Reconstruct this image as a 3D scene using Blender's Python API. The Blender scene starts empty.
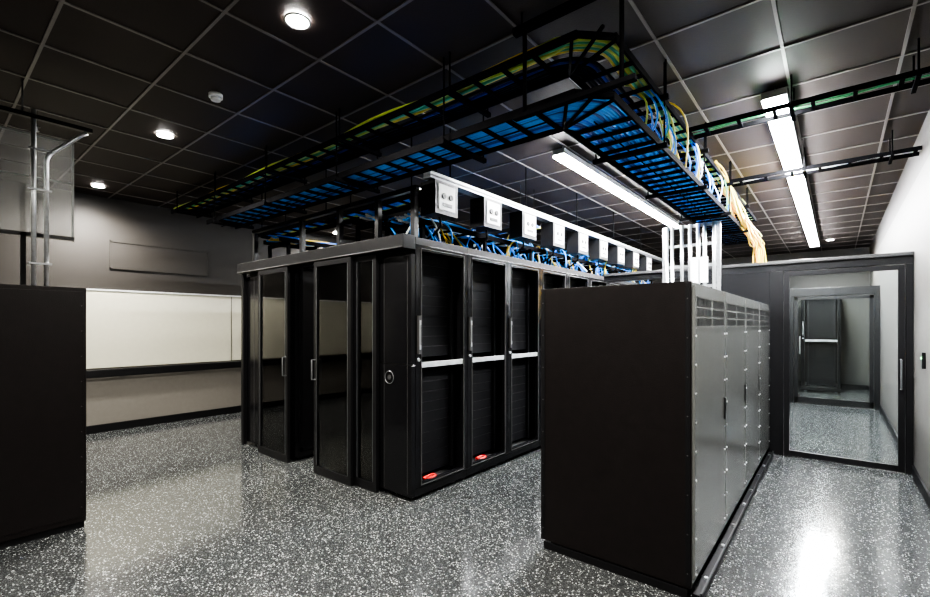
import bpy, math, random
from mathutils import Vector
random.seed(7)
D=bpy.data; C=bpy.context

# ---------------------------------------------------------------- materials
def newmat(name):
    m=D.materials.new(name); m.use_nodes=True
    nt=m.node_tree; b=nt.nodes['Principled BSDF']
    return m,nt,b
def pmat(name,col,rough=.5,metal=0.0,noise=.12,nscale=18,bump=0.0,bscale=300,spec=.5,coat=0,alpha=1):
    m,nt,b=newmat(name); N=nt.nodes; L=nt.links
    tc=N.new('ShaderNodeTexCoord'); n=N.new('ShaderNodeTexNoise'); n.inputs['Scale'].default_value=nscale; n.inputs['Detail'].default_value=4
    L.new(tc.outputs['Object'],n.inputs['Vector'])
    r=N.new('ShaderNodeValToRGB')
    r.color_ramp.elements[0].position=.3; r.color_ramp.elements[1].position=.7
    r.color_ramp.elements[0].color=[c*(1-noise) for c in col]+[1]
    r.color_ramp.elements[1].color=[min(1,c*(1+noise)) for c in col]+[1]
    L.new(n.outputs['Fac'],r.inputs['Fac']); L.new(r.outputs['Color'],b.inputs['Base Color'])
    mr=N.new('ShaderNodeMapRange'); mr.inputs['To Min'].default_value=max(.02,rough*.9); mr.inputs['To Max'].default_value=min(1,rough*1.1)
    L.new(n.outputs['Fac'],mr.inputs['Value']); L.new(mr.outputs['Result'],b.inputs['Roughness'])
    b.inputs['Metallic'].default_value=metal
    b.inputs['Specular IOR Level'].default_value=spec
    b.inputs['Coat Weight'].default_value=coat
    b.inputs['Alpha'].default_value=alpha
    if bump>0:
        n2=N.new('ShaderNodeTexNoise'); n2.inputs['Scale'].default_value=bscale; L.new(tc.outputs['Object'],n2.inputs['Vector'])
        bp=N.new('ShaderNodeBump'); bp.inputs['Strength'].default_value=bump; bp.inputs['Distance'].default_value=.002
        L.new(n2.outputs['Fac'],bp.inputs['Height']); L.new(bp.outputs['Normal'],b.inputs['Normal'])
    return m
def emat(name,col,s):
    m,nt,b=newmat(name); b.inputs['Base Color'].default_value=(*col,1)
    b.inputs['Emission Color'].default_value=(*col,1); b.inputs['Emission Strength'].default_value=s
    return m
def glassmat(name,tint=(.9,.93,.93),refl=1.0):
    m=D.materials.new(name); m.use_nodes=True; nt=m.node_tree; N=nt.nodes; L=nt.links
    N.remove(N['Principled BSDF']); out=N['Material Output']
    t=N.new('ShaderNodeBsdfTransparent'); t.inputs['Color'].default_value=(*tint,1)
    g=N.new('ShaderNodeBsdfGlossy'); g.inputs['Roughness'].default_value=.02
    f=N.new('ShaderNodeFresnel'); f.inputs['IOR'].default_value=1.5
    mu=N.new('ShaderNodeMath'); mu.operation='MULTIPLY'; mu.inputs[1].default_value=refl
    mx=N.new('ShaderNodeMixShader')
    L.new(f.outputs[0],mu.inputs[0]); L.new(mu.outputs[0],mx.inputs[0]); L.new(t.outputs[0],mx.inputs[1]); L.new(g.outputs[0],mx.inputs[2]); L.new(mx.outputs[0],out.inputs['Surface'])
    return m
def floormat():
    m,nt,b=newmat('terrazzo_rubber_floor'); N=nt.nodes; L=nt.links
    tc=N.new('ShaderNodeTexCoord')
    base=N.new('ShaderNodeTexNoise'); base.inputs['Scale'].default_value=1.3; base.inputs['Detail'].default_value=5
    L.new(tc.outputs['Object'],base.inputs['Vector'])
    r=N.new('ShaderNodeValToRGB'); r.color_ramp.elements[0].position=.3;r.color_ramp.elements[1].position=.7
    r.color_ramp.elements[0].color=(.032,.035,.036,1); r.color_ramp.elements[1].color=(.046,.049,.050,1)
    L.new(base.outputs['Fac'],r.inputs['Fac']); prev=r.outputs['Color']
    for sc,th,dist,col in ((150,.62,.42,(.095,.10,.10,1)),(110,.76,.4,(.007,.008,.010,1)),(95,.86,.34,(.34,.36,.35,1)),(60,.92,.24,(.62,.64,.62,1))):
        v=N.new('ShaderNodeTexVoronoi'); v.inputs['Scale'].default_value=sc; v.voronoi_dimensions='2D'
        L.new(tc.outputs['Object'],v.inputs['Vector'])
        sx=N.new('ShaderNodeSeparateColor'); L.new(v.outputs['Color'],sx.inputs['Color'])
        a=N.new('ShaderNodeMath'); a.operation='GREATER_THAN'; a.inputs[1].default_value=th; L.new(sx.outputs[0],a.inputs[0])
        d=N.new('ShaderNodeMath'); d.operation='LESS_THAN'; d.inputs[1].default_value=dist; L.new(v.outputs['Distance'],d.inputs[0])
        mu=N.new('ShaderNodeMath'); mu.operation='MULTIPLY'; L.new(a.outputs[0],mu.inputs[0]); L.new(d.outputs[0],mu.inputs[1])
        mx=N.new('ShaderNodeMix'); mx.data_type='RGBA'; L.new(mu.outputs[0],mx.inputs['Factor']); L.new(prev,mx.inputs['A']); mx.inputs['B'].default_value=col
        prev=mx.outputs['Result']
    L.new(prev,b.inputs['Base Color'])
    n=N.new('ShaderNodeTexNoise'); n.inputs['Scale'].default_value=6; n.inputs['Detail'].default_value=6; L.new(tc.outputs['Object'],n.inputs['Vector'])
    mr=N.new('ShaderNodeMapRange'); mr.inputs['To Min'].default_value=.09; mr.inputs['To Max'].default_value=.18
    L.new(n.outputs['Fac'],mr.inputs['Value']); L.new(mr.outputs['Result'],b.inputs['Roughness'])
    n3=N.new('ShaderNodeTexNoise'); n3.inputs['Scale'].default_value=20; L.new(tc.outputs['Object'],n3.inputs['Vector'])
    bp=N.new('ShaderNodeBump'); bp.inputs['Strength'].default_value=.16; bp.inputs['Distance'].default_value=.003
    L.new(n3.outputs['Fac'],bp.inputs['Height']); L.new(bp.outputs['Normal'],b.inputs['Normal'])
    b.inputs['Specular IOR Level'].default_value=1.0
    return m

M={}
M['floor']=floormat()
M['black']=pmat('black_powder_coat',(.009,.009,.010),.36,bump=.25,bscale=500,spec=.36)
M['blackgloss']=pmat('black_gloss_panel',(.008,.008,.009),.16,spec=.5)
M['blackmatte']=pmat('black_matte',(.004,.004,.005),.6,spec=.25)
M['traymetal']=pmat('black_tray_steel',(.007,.007,.008),.85,spec=.03)
M['endpanel']=pmat('textured_black_steel',(.008,.0062,.0062),.42,bump=.5,bscale=260,spec=.26)
M['grey']=pmat('grey_painted_steel',(.145,.15,.145),.22,noise=.03,nscale=2,spec=.9)
M['greyd']=pmat('dark_grey_steel',(.05,.05,.05),.35)
M['greyl']=pmat('light_grey_slats',(.22,.23,.22),.4)
M['steel']=pmat('galvanised_steel',(.70,.72,.73),.3,metal=.8,nscale=40)
M['steeld']=pmat('dull_steel',(.25,.26,.27),.4,metal=.8,nscale=40)
M['alu']=pmat('brushed_aluminium',(.85,.87,.88),.35,metal=.4)
M['alug']=pmat('grey_aluminium_lip',(.50,.52,.53),.35,metal=.4)
M['white']=pmat('white_plastic',(.8,.81,.8),.4,noise=.03)
M['tile']=pmat('black_ceiling_tile',(.028,.020,.017),.58,noise=.2,nscale=2.2,bump=.5,bscale=90,spec=.35)
M['tbar']=pmat('ceiling_t_bar',(.17,.155,.145),.35,noise=.1)
M['walltaupe']=pmat('taupe_wall_paint',(.16,.150,.132),.7,noise=.04,bump=.1)
M['walldark']=pmat('dark_wall_paint',(.026,.023,.020),.6,noise=.06)
M['wallgrey']=pmat('grey_wall_paint',(.080,.078,.072),.6,noise=.04,bump=.1)
M['board']=pmat('cream_whiteboard',(.52,.51,.42),.35,noise=.02)
M['glass']=glassmat('clear_glass')
M['glasst']=glassmat('tinted_glass',(.84,.87,.88),1.8)
M['poly']=pmat('frosted_polycarbonate',(.5,.5,.48),.25,alpha=.32,noise=.03)
M['blue']=pmat('blue_cable_jacket',(.03,.32,1.0),.4,noise=.25,nscale=6)
M['blue2']=pmat('deep_blue_cable_jacket',(.02,.18,.85),.4,noise=.2)
M['navy']=pmat('navy_cable_jacket',(.010,.05,.28),.4,noise=.2)
M['yellow']=pmat('yellow_cable_jacket',(.85,.60,.06),.45)
M['green']=pmat('green_cable_jacket',(.10,.45,.20),.45)
M['lime']=pmat('lime_cable_jacket',(.52,.62,.10),.45)
M['orange']=pmat('orange_cable_jacket',(.9,.36,.05),.45)
M['cwhite']=pmat('white_cable_jacket',(.75,.77,.77),.45)
M['red']=pmat('red_plastic',(.65,.012,.008),.35)
M['lamp']=emat('lamp_diffuser',(1,.97,.92),220)
M['tube']=emat('linear_lamp_diffuser',(.97,.98,1),125)
M['led']=emat('status_led',(.3,1,.4),3)

# ---------------------------------------------------------------- mesh builder
class MB:
    def __init__(s): s.v=[];s.f=[];s.m=[];s.mats=[];s.sm=[]
    def mi(s,k):
        if k not in s.mats: s.mats.append(k)
        return s.mats.index(k)
    def box(s,x0,x1,y0,y1,z0,z1,k):
        if x0>x1:x0,x1=x1,x0
        if y0>y1:y0,y1=y1,y0
        if z0>z1:z0,z1=z1,z0
        n=len(s.v); i=s.mi(k)
        s.v+=[(x0,y0,z0),(x1,y0,z0),(x1,y1,z0),(x0,y1,z0),(x0,y0,z1),(x1,y0,z1),(x1,y1,z1),(x0,y1,z1)]
        for q in ((0,3,2,1),(4,5,6,7),(0,1,5,4),(1,2,6,5),(2,3,7,6),(3,0,4,7)):
            s.f.append(tuple(n+a for a in q)); s.m.append(i); s.sm.append(False)
        return s
    def tube(s,pts,r,k,seg=6,cap=True):
        pts=[Vector(p) for p in pts]; i=s.mi(k); n0=len(s.v); cnt=len(pts)
        up=None
        for j,p in enumerate(pts):
            a=pts[max(0,j-1)]; b=pts[min(cnt-1,j+1)]
            t=(b-a).normalized()
            if up is None:
                up=Vector((0,0,1)) if abs(t.z)<.9 else Vector((1,0,0))
            u=(up-t*up.dot(t))
            if u.length<1e-4: u=t.orthogonal()
            u.normalize(); w=t.cross(u); up=u
            for q in range(seg):
                an=2*math.pi*q/seg
                s.v.append(tuple(p+u*math.cos(an)*r+w*math.sin(an)*r))
        for j in range(cnt-1):
            for q in range(seg):
                a=n0+j*seg+q; b=n0+j*seg+(q+1)%seg
                s.f.append((a,b,b+seg,a+seg)); s.m.append(i); s.sm.append(True)
        if cap:
            s.f.append(tuple(n0+q for q in reversed(range(seg)))); s.m.append(i); s.sm.append(False)
            s.f.append(tuple(n0+(cnt-1)*seg+q for q in range(seg))); s.m.append(i); s.sm.append(False)
        return s
    def obj(s,name,parent=None,loc=(0,0,0),bevel=0,rotz=0):
        me=D.meshes.new(name); me.from_pydata(s.v,[],s.f)
        for k in s.mats: me.materials.append(M[k])
        me.polygons.foreach_set('material_index',s.m); me.polygons.foreach_set('use_smooth',s.sm); me.update()
        return put(name,me,parent,loc,bevel,rotz)
def put(name,me,parent=None,loc=(0,0,0),bevel=0,rotz=0):
    o=D.objects.new(name,me); C.scene.collection.objects.link(o); o.location=loc; o.rotation_euler[2]=rotz
    if parent: o.parent=parent
    if bevel:
        b=o.modifiers.new('bevel','BEVEL'); b.width=bevel; b.segments=2; b.limit_method='ANGLE'
    return o

# ---------------------------------------------------------------- room shell
XL,XR,YF,YB,ZC=-7.95,.60,-3.2,14.0,3.30
MB().box(XL-.15,XR+.15,YF-.15,YB+.15,-.1,0,'floor').obj('floor')
c=MB(); c.box(XL-.15,XR+.15,YF-.15,YB+.15,ZC,ZC+.1,'tile'); c.obj('ceiling')
g=MB()
x=-.27+.61
while x>XL:
    if x<XR: g.box(x-.009,x+.009,YF,YB,ZC-.008,ZC-.001,'tbar')
    x-=.61
y=.518-.61*6
while y<YB:
    if y>YF: g.box(XL,XR,y-.009,y+.009,ZC-.0085,ZC-.001,'tbar')
    y+=.61
g.obj('trim_ceiling_grid')
MB().box(XL-.15,XL,YF,YB,0,1.98,'walltaupe').box(XL-.15,XL,YF,YB,1.98,ZC,'walldark').obj('wall_left')
MB().box(XR,XR+.15,YF,YB,0,2.92,'wallgrey').box(XR,XR+.15,YF,YB,2.92,ZC,'walldark').obj('wall_right')
MB().box(XL-.15,XR+.15,YB,YB+.15,0,ZC,'wallgrey').obj('wall_back')
MB().box(XL-.15,XR+.15,YF-.15,YF,0,ZC,'walltaupe').obj('wall_front')
MB().box(XL,XL+.015,YF,YB,0,.11,'blackmatte').obj('baseboard_left')
MB().box(XR-.015,XR,YF,YB,0,.10,'blackmatte').obj('baseboard_right')
MB().box(XL+.015,XR-.015,YB-.015,YB,0,.1,'blackmatte').obj('baseboard_back')
XW=XL+.002
w=MB(); w.box(XW,XL+.02,-1.2,3.75,.90,1.98,'board')
w.box(XW,XL+.03,-1.2,3.75,1.98,2.0,'alu').box(XL+.02,XL+.024,3.405,3.413,.90,1.98,'greyd').box(XW,XL+.03,3.75,3.78,.9,2.0,'alu')
w.obj('whiteboard')
r=MB(); r.box(XL+.03,XL+.07,-1.2,6,.77,.88,'black')
for i in range(8): r.box(XW,XL+.03,-1+.95*i,-.92+.95*i,.79,.85,'black')
r.obj('wall_crash_rail',bevel=.008)
s=MB(); s.box(XW,XL+.02,1.75,3.05,2.30,2.32,'walldark').box(XW,XL+.02,1.75,1.77,2.30,2.70,'walldark').box(XW,XL+.02,3.03,3.05,2.30,2.70,'walldark').box(XW,XL+.02,1.75,3.05,2.68,2.70,'walldark').box(XW,XL+.01,1.77,3.03,2.32,2.68,'walldark')
s.obj('wall_access_panel')

# ---------------------------------------------------------------- lights
def downlight(x,y,power=75):
    m=MB(); seg=28
    ring=[(x+.068*math.cos(a),y+.068*math.sin(a),ZC-.012) for a in [2*math.pi*i/seg for i in range(seg+1)]]
    m.tube(ring,.008,'greyl',6,cap=False)
    m.tube([(x,y,ZC-.004),(x,y,ZC-.012)],.060,'lamp',seg)
    o=m.obj('recessed_downlight')
    l=D.lights.new('downlight_lamp','SPOT'); l.energy=power; l.spot_size=math.radians(160); l.spot_blend=.8; l.shadow_soft_size=.07; l.color=(1,.95,.87)
    lo=D.objects.new('lamp',l); C.scene.collection.objects.link(lo); lo.location=(x,y,ZC-.03); lo.parent=o
for x in (0,-2.45,-4.9,-7.35): downlight(x,1.5 if x!=-2.45 else 1.43,210 if x>-5 else 230)  # first one is out of view, added to light tray corner and cabinet end
for x in (-.3,-2.45,-4.9,-7.2): downlight(x,-1.6,110)  # unseen row behind the camera, added for more light in the room
downlight(-6.42,5.8,120); downlight(-7.5,5.2,80); downlight(-4.3,4.3,180); downlight(-4.3,7.4,120)
for yy in (8.5,11.6): downlight(-6.9,yy,100)
downlight(-.1,12.2,260)
def linear(x,segs,z=3.17,w=.10):
    m=MB()
    for a,b in segs:
        m.box(x-w/2-.01,x+w/2+.01,a,b,z+.02,z+.075,'greyl')
        m.box(x-w/2,x+w/2,a+.002,b-.002,z,z+.02,'tube')
        for q in (a+.1,b-.1): m.tube([(x,q,z+.07),(x,q,ZC)],.005,'steel')
    return m.obj('linear_pendant_light')
linear(-2.13,[(4.05+i*1.40,4.05+i*1.40+1.395) for i in range(3)],w=.11)
linear(-.36,[(4.05+i*1.35,4.05+i*1.35+1.345) for i in range(6)],w=.14)
m=MB(); m.tube([(-3.74,1.49,ZC),(-3.74,1.49,ZC-.03)],.05,'white',24).tube([(-3.74,1.49,ZC-.03),(-3.74,1.49,ZC-.05)],.035,'white',24); m.obj('smoke_detector')
for (x,y) in ((-1.5,3.8),(-5.6,.7)):
    m=MB(); m.tube([(x,y,ZC),(x,y,ZC-.006)],.03,'greyd',18).tube([(x,y,ZC-.006),(x,y,ZC-.04)],.01,'steel',8).tube([(x,y,ZC-.04),(x,y,ZC-.045)],.02,'steel',12); m.obj('sprinkler_head')

# ---------------------------------------------------------------- server racks
RW,RD,RH=.70,1.2,2.25
def rack_mesh():
    m=MB()
    m.box(-RD,-.03,0.002,.02,.08,2.2,'black').box(-RD,-.03,RW-.02,RW-.002,.08,2.2,'black')
    m.box(-RD,0,0.002,RW-.002,2.19,RH,'black').box(-RD,-.01,0.002,RW-.002,.03,.10,'black')
    m.box(-RD,-RD+.02,.02,RW-.02,.1,2.19,'blackmatte')
    for a,b in ((.01,RW/2-.004),(RW/2+.004,RW-.01)):
        m.box(-RD-.012,-RD,a,a+.03,.1,2.19,'blackgloss').box(-RD-.012,-RD,b-.03,b,.1,2.19,'blackgloss')
        m.box(-RD-.012,-RD,a,b,.1,.14,'blackgloss').box(-RD-.012,-RD,a,b,2.15,2.19,'blackgloss').box(-RD-.014,-RD,a+.03,a+.034,.14,2.15,'greyd')
    m.box(-RD-.03,-RD-.012,RW/2+.01,RW/2+.03,1.05,1.30,'steeld')
    for fx in (-.12,-RD+.12):
        for fy in (.08,RW-.08): m.tube([(fx,fy,0),(fx,fy,.03)],.025,'steel',10)
    m.box(-.035,0,.004,.075,.1,2.19,'blackgloss').box(-.035,0,RW-.06,RW-.004,.1,2.19,'blackgloss')
    m.box(-.035,0,.075,RW-.06,2.14,2.19,'blackgloss').box(-.035,0,.075,RW-.06,.1,.14,'blackgloss')
    m.box(.0,.008,.067,.074,.12,2.16,'greyd').box(0,.008,RW-.061,RW-.054,.12,2.16,'greyd')
    m.box(.0,.008,.067,RW-.054,2.155,2.162,'greyd').box(0,.008,.067,RW-.054,.118,.125,'greyd')
    for ry in (.10,RW-.12):
        m.box(-.13,-.10,ry,ry+.035,.14,2.14,'black')
        for i in range(21): m.box(-.10,-.098,ry+.014,ry+.020,.2+i*.089,.21+i*.089,'greyd')
    m.box(-.70,-.13,.135,RW-.12,.15,1.10,'blackmatte').box(-.70,-.13,.135,RW-.12,1.21,2.14,'blackmatte')
    for i in range(1,10):
        for zb in (.15,1.21): m.box(-.13,-.127,.14,RW-.125,zb+i*.0925,zb+i*.0925+.003,'black')
    m.box(-.50,-.006,.078,RW-.063,1.13,1.142,'alug').box(-.02,-.004,.078,RW-.063,1.13,1.175,'alug')
    m.box(0,.022,.022,.052,1.25,1.58,'greyd').box(.022,.028,.031,.043,1.29,1.54,'alug').box(.028,.030,.034,.040,1.33,1.50,'black').tube([(0,.037,1.20),(.012,.037,1.20)],.014,'steel',12)
    m.box(-.5,-.05,.145,RW-.145,.10,.105,'greyd')
    m.box(-.9,-.3,.15,RW-.15,RH,RH+.012,'blackmatte')
    me=m.obj('tmp'); d=me.data; D.objects.remove(me); d.name='server_rack_mesh'; return d
rm=rack_mesh()
XA=-2.765; Y0=2.70; NR=10; AI=.63
XB=XA-2*RD-AI
for i in range(NR):
    put('server_rack',rm,None,(XA,Y0+i*RW,0),bevel=.0015)
for i in range(NR):
    put('server_rack',rm,None,(XB,Y0+(i+1)*RW,0),bevel=.0015,rotz=math.pi)
m=MB()
m.box(XA-RD,XA,2.655,2.698,.04,1.155,'blackgloss').box(XA-RD,XA,2.655,2.698,1.165,2.1,'blackgloss').box(XA-RD,XA,2.665,2.698,1.155,1.165,'greyd')
m.box(XA-.35,XA-.345,2.652,2.656,.06,2.08,'greyd').box(XA-.05,XA-.045,2.652,2.656,.06,2.08,'greyd')
ring=[(-3.04+.055*math.cos(a),2.650,1.04+.055*math.sin(a)) for a in [2*math.pi*i/24 for i in range(25)]]
m.tube(ring,.0035,'steeld',5,cap=False)
m.tube([(-3.04,2.655,1.04),(-3.04,2.648,1.04)],.022,'greyd',16)
m.obj('rack_end_panel',bevel=.002)
m=MB(); m.box(XB,XB+RD,2.655,2.698,.04,2.1,'blackgloss').box(XB+.25,XB+.255,2.652,2.656,.06,2.08,'greyd'); m.obj('rack_end_panel',bevel=.002)
m=MB(); m.box(XB,XA,2.56,2.698,2.14,2.26,'black').box(XB,XA,2.552,2.56,2.145,2.155,'greyd')
m.box(XB,XB+.06,2.61,2.655,0,2.14,'black')
m.obj('sliding_door_header',bevel=.004)
def glassdoor(name,x0,x1,y,z0,z1,hx=None,fr=.05,mat='glasst',t=.035):
    m=MB(); W=x1-x0
    m.box(0,fr,-t,0,z0,z1,'black').box(W-fr,W,-t,0,z0,z1,'black')
    m.box(fr,W-fr,-t,0,z0,z0+fr*1.6,'black').box(fr,W-fr,-t,0,z1-fr,z1,'black')
    m.box(fr,W-fr,-t*.6,-t*.4,z0+fr*1.6,z1-fr,mat)
    m.box(fr-.006,fr,-t-.003,-t,z0+.09,z1-fr,'steeld').box(W-fr,W-fr+.006,-t-.003,-t,z0+.09,z1-fr,'steeld')
    if hx is not None:
        h=hx-x0
        m.tube([(h,-t,.95),(h,-t-.04,.95),(h,-t-.04,1.15),(h,-t,1.15)],.008,'steeld',8)
    return m.obj(name,loc=(x0,y,0),bevel=.002)
glassdoor('sliding_glass_door',-4.09,-3.48,2.60,.0,2.135,-4.062)
glassdoor('sliding_glass_door',-3.49,-3.17,2.645,.0,2.135)
glassdoor('sliding_glass_door',-5.26,-4.60,2.60,.0,2.135,-4.628)
for i,(dx,dy) in enumerate(((-.060,.24),(-.060,.30))):
    m=MB(); cx,cy=XA+dx,Y0+i*RW+dy
    for j in range(2):
        m.tube([(cx+.035*math.cos(a),cy+.07*math.sin(a),.116+j*.022+.005*math.sin(3*a+j)) for a in [2*math.pi*q/20 for q in range(21)]],.010,'red',6,cap=False)
    m.obj('red_cable_coil')

# ---------------------------------------------------------------- cooling cabinets
def cab_mesh(L=.9,Wd=.89,H=1.735):
    m=MB()
    m.box(-Wd+.02,-.02,.01,L-.01,.0,.07,'blackmatte')
    m.box(-Wd,0,.002,L-.002,.07,H,'grey')
    m.box(0,.012,.012,L-.012,.10,H-.02,'grey')
    for a,b in ((.05,.43),(.47,.85)):
        n=10
        for i in range(n):
            yy=a+(b-a)*(i+.5)/n
            for z0,z1 in ((1.495,1.54),(1.55,1.595),(1.605,1.65)):
                m.box(.012,.0128,yy-.012,yy+.012,z0,z1,'blackmatte')
        m.box(.012,.016,a-.012,b+.012,1.658,1.664,'grey').box(.012,.016,a-.012,b+.012,1.480,1.486,'grey')
    for yy in (.035,L-.035):
        for i in range(9): m.tube([(.012,yy,.16+i*.16),(.016,yy,.16+i*.16)],.006,'steel',8)
    m.box(.012,.02,L-.05,L-.03,.85,1.0,'black')
    m.box(.0,.05,.0,L,.0,.03,'blackmatte').box(.04,.05,.0,L,.03,.045,'black')
    for yy in (.2,.7): m.tube([(.03,yy,.03),(.03,yy,.045)],.012,'steel',8)
    o=m.obj('tmp'); d=o.data; D.objects.remove(o); d.name='cooling_cabinet_mesh'; return d
cm=cab_mesh()
for i in range(4): put('cooling_cabinet',cm,None,(-.61,2.70+i*.9,0),bevel=.0015)
def endpan(x0,x1,y,H):
    m=MB(); m.box(x0,x1,y-.018,y,.06,H,'endpanel')
    m.box(x0+.02,x1-.02,y-.016,y,0,.05,'blackmatte')
    m.box(x0+.005,x0+.03,y-.021,y-.018,.07,H-.01,'blackmatte').box(x1-.03,x1-.005,y-.021,y-.018,.07,H-.01,'blackmatte')
    for i in range(8):
        for xx in (x0+.018,x1-.018): m.tube([(xx,y-.018,.14+i*.215),(xx,y-.024,.14+i*.215)],.004,'greyd',8)
    return m.obj('cabinet_end_panel',bevel=.003)
endpan(-1.54,-.61,2.70,1.74)
def cabl():
    m=MB(); L=.95
    m.box(-.9,0,.002,L-.002,.05,1.775,'endpanel').box(-.88,-.02,.01,L-.01,0,.05,'blackmatte')
    m.box(0,.006,.02,L-.02,.09,1.745,'endpanel')
    for yy in (.03,L-.03):
        for i in range(9): m.tube([(.006,yy,.16+i*.185),(.010,yy,.16+i*.185)],.004,'greyd',8)
    o=m.obj('tmp'); d=o.data; D.objects.remove(o); return d
cl=cabl()
for i in range(3): put('power_cabinet',cl,None,(-4.30,-.14-i*.95,0),bevel=.003)

m=MB()
m.tube([(-4.6,.56,1.777),(-4.6,.56,3.1)],.015,'steel',12)
pts=[(-4.6,.63,1.777),(-4.6,.63,2.72)]
for i in range(1,7):
    a=i/6*math.radians(50); pts.append((-4.6,.63+.14*(1-math.cos(a)),2.72+.14*math.sin(a)))
pts.append((-4.6,.84,3.0)); pts.append((-4.6,.87,3.02))
m.tube(pts,.015,'steel',12)
for z in (1.95,2.5,2.8): m.box(-4.62,-4.58,.53,.66,z,z+.015,'steeld')
m.box(-4.62,-4.58,-2.0,.9,3.03,3.06,'black')
for a,b in [(-4.6,.5),(-4.6,-1.5)]: m.tube([(a,b,3.06),(a,b,ZC)],.006,'greyd',6)
m.obj('electrical_conduit')
m=MB(); m.box(-4.72,-4.712,-2,.80,2.20,2.95,'poly').box(-4.722,-4.71,-2,.81,2.94,2.955,'greyl').box(-4.722,-4.71,.795,.81,2.2,2.955,'greyl').box(-4.73,-4.70,-2,.81,2.17,2.20,'black').box(-4.722,-4.71,-2,.81,2.62,2.63,'greyl')
m.box(-4.722,-4.70,.50,.53,1.777,2.2,'black').tube([(-4.715,-1.9,1.777),(-4.715,-1.9,ZC)],.01,'greyd',8)
m.obj('clear_containment_panel')

# ---------------------------------------------------------------- glass partitions
PY=6.34
m=MB()
m.box(-2.6,XR-.002,PY,PY+.09,2.12,2.235,'black')
m.box(-.60,-.47,PY,PY+.09,0,2.12,'black').box(XR-.06,XR-.002,PY,PY+.09,0,2.12,'black')
m.box(-1.55,-.60,PY,PY+.06,0,2.12,'blackmatte').box(-2.6,XR-.002,PY-.03,PY,2.20,2.235,'greyd')
m.obj('partition_frame',bevel=.004)
m=MB(); x0,x1=-.465,.535
y=PY-.01
m.box(x0,x0+.05,y,y+.04,.01,2.11,'black').box(x1-.05,x1,y,y+.04,.01,2.11,'black').box(x0+.05,x1-.05,y,y+.04,.01,.07,'black').box(x0+.05,x1-.05,y,y+.04,2.06,2.11,'black')
m.box(x0+.05,x1-.05,y+.016,y+.024,.07,2.06,'glass')
m.tube([(x1-.03,y,.85),(x1-.03,y-.045,.85),(x1-.03,y-.045,1.15),(x1-.03,y,1.15)],.008,'steeld',8)
m.obj('door_1',bevel=.002)
def part2(P2,name,a=-.63,b=.515):
    m=MB()
    m.box(-2.7,XR-.002,P2,P2+.09,2.05,2.2,'black').box(-.72,-.64,P2,P2+.09,0,2.05,'black').box(XR-.08,XR-.002,P2,P2+.09,0,2.05,'black').box(-2.7,-.72,P2+.02,P2+.06,0,2.05,'blackmatte')
    m.obj('partition_frame',bevel=.004)
    m=MB()
    m.box(a,a+.06,P2,P2+.04,.01,2.04,'black').box(b-.06,b,P2,P2+.04,.01,2.04,'black').box(a,b,P2,P2+.04,.01,.12,'black').box(a,b,P2,P2+.04,1.98,2.04,'black')
    m.box(a+.06,b-.06,P2+.016,P2+.024,.12,1.98,'glass')
    m.tube([(a+.09,P2-.01,.95),(a+.09,P2-.045,.98),(a+.09,P2-.045,1.25),(a+.09,P2-.01,1.28)],.009,'steel',8)
    m.obj(name,bevel=.002)
part2(10.8,'door_2')
for i in range(4): put('cooling_cabinet',cm,None,(-.75,6.45+i*.9,0),bevel=.0015)
# glass-fronted rack and cabinet standing in the far room
put('server_rack',rm,None,(-.62,12.75,0),bevel=.0015,rotz=-math.pi/2)
put('power_cabinet',cl,None,(-.75,11.3,0),bevel=.003)
m=MB(); m.box(XR-.025,XR-.002,5.55,5.63,1.12,1.26,'black').box(XR-.028,XR-.025,5.58,5.60,1.20,1.22,'led'); m.obj('card_reader',bevel=.003)

# ---------------------------------------------------------------- ladder trays
TK='traymetal'
def rail_x(m,xa,xb,y0,y1,z,h=.05,sp=.23,k=TK,rw=.024):
    m.box(xa,xb,y0,y0+.014,z,z+h,k).box(xa,xb,y1-.014,y1,z,z+h,k)
    x=xa+.1
    while x<xb: m.box(x,x+rw,y0+.014,y1-.014,z+.003,z+.022,k); x+=sp
def rail_y(m,x0,x1,ya,yb,z,h=.05,sp=.23,k=TK,rw=.024):
    m.box(x0,x0+.014,ya,yb,z,z+h,k).box(x1-.014,x1,ya,yb,z,z+h,k)
    y=ya+.1
    while y<yb: m.box(x0+.014,x1-.014,y,y+rw,z+.003,z+.022,k); y+=sp
def rods(m,pts,z0,z1=ZC):
    for (x,y) in pts: m.tube([(x,y,z0-.03),(x,y,z1)],.006,TK,6)
def Lpath(xa,yb,yo,xo,z,rad,amp=.006,step=.22):
    pts=[];ph=random.random()*6; n=int((xo-rad-xa)/step)
    for i in range(n+1):
        x=xa+(xo-rad-xa)*i/n; pts.append((x,yo+amp*math.sin(ph+x*3.1),z+.5*amp*math.sin(ph*2+x*4.3)))
    for i in range(1,7):
        a=math.pi/2*i/6; pts.append((xo-rad+rad*math.sin(a),yo+rad-rad*math.cos(a),z))
    n=int((yb-yo-rad)/step)
    for i in range(1,n+1):
        y=yo+rad+(yb-yo-rad)*i/n; pts.append((xo+amp*math.sin(ph+y*3.7),y,z+.5*amp*math.sin(ph+y*2.9)))
    return pts
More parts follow.
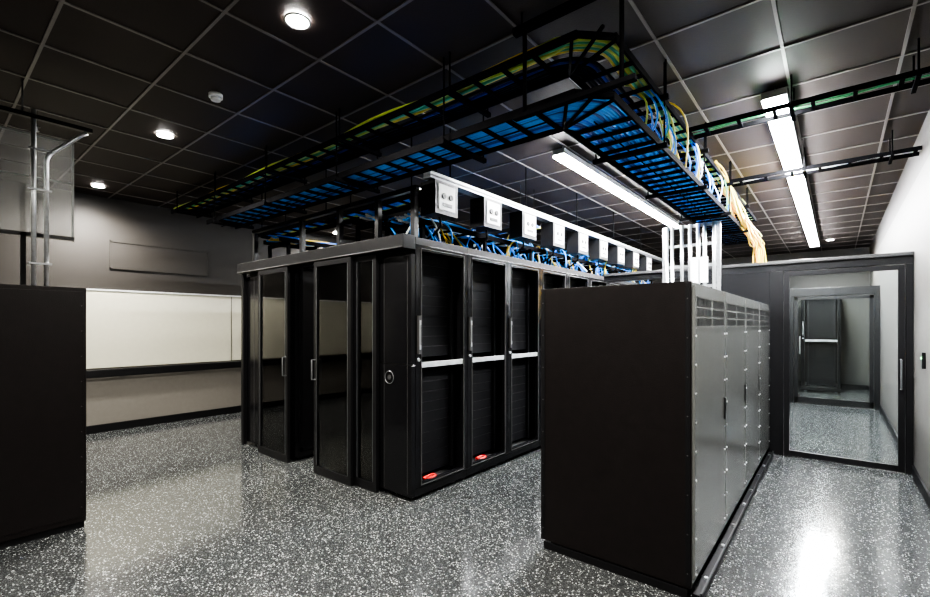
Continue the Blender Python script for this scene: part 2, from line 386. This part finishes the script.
def L_tray(name,xa,yb,y0,y1,x0,x1,z,cables,h=.05,sp=.23,nlong=0):
    e=MB()
    rail_x(e,xa,x0,y0,y1,z,h,sp); rail_y(e,x0,x1,y1,yb,z,h,sp*.8)
    for i in range(nlong):
        f=(i+1)/(nlong+1)
        e.box(xa,x0,y0+(y1-y0)*f-.003,y0+(y1-y0)*f+.003,z,z+.008,TK); e.box(x0+(x1-x0)*f-.003,x0+(x1-x0)*f+.003,y1,yb,z,z+.008,TK)
    ch=.16
    e.box(x0,x1-ch,y0,y0+.014,z,z+h,TK).box(x1-.014,x1,y0+ch,y1,z,z+h,TK)
    e.tube([(x1-ch,y0+.01,z+h/2),(x1-.01,y0+ch,z+h/2)],h/2,TK,4)
    for t in (.2,.5,.8): e.tube([(x0,y1,z+.014),(x1-.02-(x1-x0)*(0 if t<.5 else (t-.5)*1.6),y0+.02+(y1-y0)*(0 if t>.5 else (.5-t)*1.6),z+.014)],.011,TK,6)
    sup=[]
    x=xa+.35
    while x<x0:
        e.box(x-.015,x+.015,y0-.06,y1+.06,z-.035,z-.005,TK); sup+=[(x,y0-.04),(x,y1+.04)]; x+=1.22
    y=y1+.6
    while y<yb:
        e.box(x0-.06,x1+.06,y-.015,y+.015,z-.035,z-.005,TK); sup+=[(x0-.04,y),(x1+.04,y)]; y+=1.22
    rods(e,sup,z)
    for (cols,nn,zz,amp,s0,s1,cr) in cables:
        for i in range(nn):
            s=s0+(s1-s0)*(i+.5)/nn
            yo=y0+.03+(y1-y0-.06)*s; xo=x1-.03-(x1-x0-.06)*s
            e.tube(Lpath(xa+random.random()*.2,yb-random.random()*.2,yo,xo,z+zz,.16+.12*(1-s),amp),cr,random.choice(cols),5)
    return e.obj(name)
L_tray('cable_ladder_tray',-6.05,8.1,2.30,2.66,-1.36,-.95,2.75,[(['blue','blue','blue2','blue2','navy'],16,.034,.004,0,1,.0105),(['blue','blue2','blue2'],14,.055,.004,0,1,.011)],sp=.19,nlong=1)
L_tray('cable_ladder_tray',-7.2,8.1,2.28,2.62,-1.30,-.93,3.06,[(['lime','yellow','yellow','green','lime'],5,.036,.014,0,.32,.012),(['yellow','lime','green','yellow'],5,.062,.022,0,.34,.012),(['navy','blackmatte','blackmatte'],6,.036,.01,.5,1,.011)],h=.045,sp=.22)
for yy,cols in ((4.02,['green','blackmatte']),(5.75,['cwhite','blackmatte'])):
    e=MB(); rail_x(e,-.93,XR-.002,yy,yy+.20,3.08,.035)
    rods(e,[(-.25,yy-.02),(-.25,yy+.22),(.4,yy-.02),(.4,yy+.22)],3.08)
    for x in (-.25,.4): e.box(x-.012,x+.012,yy-.04,yy+.24,3.055,3.075,TK)
    for i in range(3): e.tube([(-.93+j*.15,yy+.05+i*.04+.008*math.sin(j+i),3.108+.006*math.sin(j*1.3+i*2)) for j in range(11)],.006,random.choice(cols),5)
    e.obj('cable_ladder_tray')
for (x0,x1,z,cols) in ((-3.78,-3.38,2.52,['blue','blue','cwhite','blue2']),(-5.60,-5.20,2.52,['blue','yellow','cwhite','blue2']),(-3.25,-2.90,2.42,['blue','cwhite','blue','blue'])):
    e=MB(); rail_y(e,x0,x1,2.80,9.7,z,.05)
    for i in range(8):
        y=2.9+i*.93
        e.box(x0-.04,x1+.04,y-.02,y+.02,z-.04,z-.005,TK); e.box(x0-.04,x0-.015,y-.02,y+.02,RH+.002,z,TK); e.box(x1+.015,x1+.04,y-.02,y+.02,RH+.002,z,TK)
    for i in range(12):
        ph=random.random()*6
        xx=x0+.05+(x1-x0-.1)*(i+.5)/12
        e.tube([(xx+.02*math.sin(ph+j*.8),2.82+j*.228,z+.06+.022*math.sin(ph+j*1.1)) for j in range(31)],.010,random.choice(cols),5)
    e.obj('cable_ladder_tray')
for yy,z in ((3.0,2.66),(4.9,2.66)):
    e=MB(); rail_x(e,-6.2,-2.95,yy,yy+.3,z+.05,.05)
    rods(e,[(x,yy+dy) for x in (-6.0,-4.5,-3.1) for dy in (-.02,.32)],z+.05)
    for x in (-6.0,-4.5,-3.1): e.box(x-.02,x+.02,yy-.03,yy+.33,z+.02,z+.05,TK)
    for i in range(6): e.tube([(-6.2+j*.25,yy+.05+i*.04+.01*math.sin(j+i),z+.1+.008*math.sin(j*1.4+i)) for j in range(14)],.009,random.choice(['blue','blue2','yellow','lime']),5)
    e.obj('cable_ladder_tray')
e=MB()
for x in (-2.82,-3.3,-3.9,-4.6,-5.7):
    e.box(x-.025,x+.025,2.72,2.77,RH+.002,2.70,'black')
e.box(-5.75,-2.78,2.72,2.77,2.66,2.70,'black')
e.obj('overhead_support_frame')

e=MB()
for i in range(NR):
    for q in range(16):
        y=Y0+i*RW+.12+random.random()*.55; x=-2.82-random.random()*.6
        x2=-2.82-random.random()*.35; y2=max(2.83,y+random.uniform(-.3,.3)); zt=2.50
        pts=[]
        for j in range(9):
            t=j/8; pts.append((x2+(x-x2)*t+.03*math.sin(5*t+q),y2+(y-y2)*t,2.28+(zt-2.28)*t+.13*math.sin(math.pi*t)*(1 if q%2 else .4)))
        e.tube(pts,.008,random.choice(['blue','blue','cwhite','blue','blue2','cwhite','yellow','blue']),5)
e.obj('patch_cable_bundle')
e=MB()
for i in range(38):
    y=3.0+random.random()*2.8; x=-.96-random.random()*.25; ph=random.random()*6
    pts=[]
    for j in range(11):
        t=j/10; pts.append((x+.09*math.sin(math.pi*t)+.02*math.sin(ph+6*t),y+t*(.45+.3*math.sin(ph)),3.12-.33*(t*t*(3-2*t))))
    e.tube(pts,.007,random.choice(['yellow','lime','green','blue','cwhite','blue']),5)
# fibre run following the tray away, then dropping to the cabinets behind the partition
for i in range(18):
    ya=4.9+random.random()*.5; yb=7.6+random.random()*.7; x=-.94-random.random()*.08; ph=random.random()*6; x2=-.82-random.random()*.12; z2=2.62+random.random()*.15
    pts=[]
    for j in range(19):
        t=j/18; s_=t*t*(3-2*t)
        pts.append((x+(x2-x)*s_+.025*math.sin(ph+9*t),ya+(yb-ya)*t,3.12+(z2-3.12)*s_+.03*math.sin(ph+11*t)))
    px,py,pz=pts[-1]
    for q in range(1,9):
        a=q/8; pts.append((px+.02*math.sin(ph+a*4),py+.22*math.sin(a*math.pi/2),pz-(pz-1.745)*(1-math.cos(a*math.pi/2))))
    e.tube(pts,.009,random.choice(['yellow','orange','yellow','orange','lime','yellow']),5)
e.obj('patch_cable_bundle')

# ---------------------------------------------------------------- busway with tap-off boxes
e=MB()
BX=-2.72
e.box(BX-.05,BX+.04,2.80,9.75,2.765,2.825,'steeld').box(BX-.05,BX+.045,2.80,9.75,2.785,2.795,'greyd').box(BX+.04,BX+.044,2.8,9.75,2.80,2.812,'alug')
rods(e,[(BX,3.1+i*1.3) for i in range(6)],2.83)
for i in range(9):
    y=2.99+i*.70
    e.box(BX-.12,BX+.055,y-.15,y+.15,2.47,2.76,'black')
    e.box(BX+.055,BX+.062,y-.11,y+.11,2.51,2.73,'white')
    for dy in (-.045,.045):
        e.tube([(BX+.062,y+dy,2.63),(BX+.072,y+dy,2.63)],.026,'black',14)
    e.box(BX+.062,BX+.068,y-.06,y+.06,2.54,2.57,'greyd')
    e.tube([(BX-.03,y,2.47),(BX-.04,y+.03,2.40),(BX-.15,y+.05,2.33),(BX-.3,y+.02,2.27)],.012,'blackmatte',6)
e.obj('power_busway',bevel=.002)

e=MB()
for x in (-1.62,-1.56,-1.45,-1.36,-1.27,-1.2,-1.1):
    e.tube([(x,5.92,1.74 if x>-1.5 else 0),(x,5.92,2.71)],.02,'steel',10)
for x in (-1.66,-1.06): e.box(x-.02,x+.02,5.94,5.98,1.737 if x>-1.4 else 0,2.71,'steel')
for z in (1.95,2.2,2.45,2.68): e.box(-1.68,-1.04,5.95,5.99,z,z+.03,'steel')
for x in (-1.3,-1.2): e.box(x-.04,x+.04,5.86,5.9,2.0,2.3,'white')
e.obj('conduit_strut_rack')
e=MB(); e.box(-1.45,-.75,2.20,2.24,3.18,3.22,TK); rods(e,[(-1.40,2.22),(-.80,2.22)],3.2)
for x in (-1.38,-.82): e.tube([(x,2.22,2.70),(x,2.22,3.2)],.012,TK,8)
e.box(-1.45,-.75,2.20,2.24,2.69,2.715,TK)
e.obj('trapeze_hanger')

# ---------------------------------------------------------------- world + camera
w=D.worlds.new('world'); C.scene.world=w; w.use_nodes=True
w.node_tree.nodes['Background'].inputs[0].default_value=(.5,.5,.5,1); w.node_tree.nodes['Background'].inputs[1].default_value=.05
cam=D.cameras.new('camera'); co=D.objects.new('camera',cam); C.scene.collection.objects.link(co)
co.location=(0,0,1.5); co.rotation_euler=(math.radians(90),0,math.radians(39.4))
cam.sensor_width=36; cam.lens=452/930*36; cam.shift_y=26.5/930; cam.clip_start=.05
C.scene.camera=co
C.scene.view_settings.view_transform='AgX'
C.scene.view_settings.look='AgX - High Contrast'
C.scene.view_settings.exposure=1.4
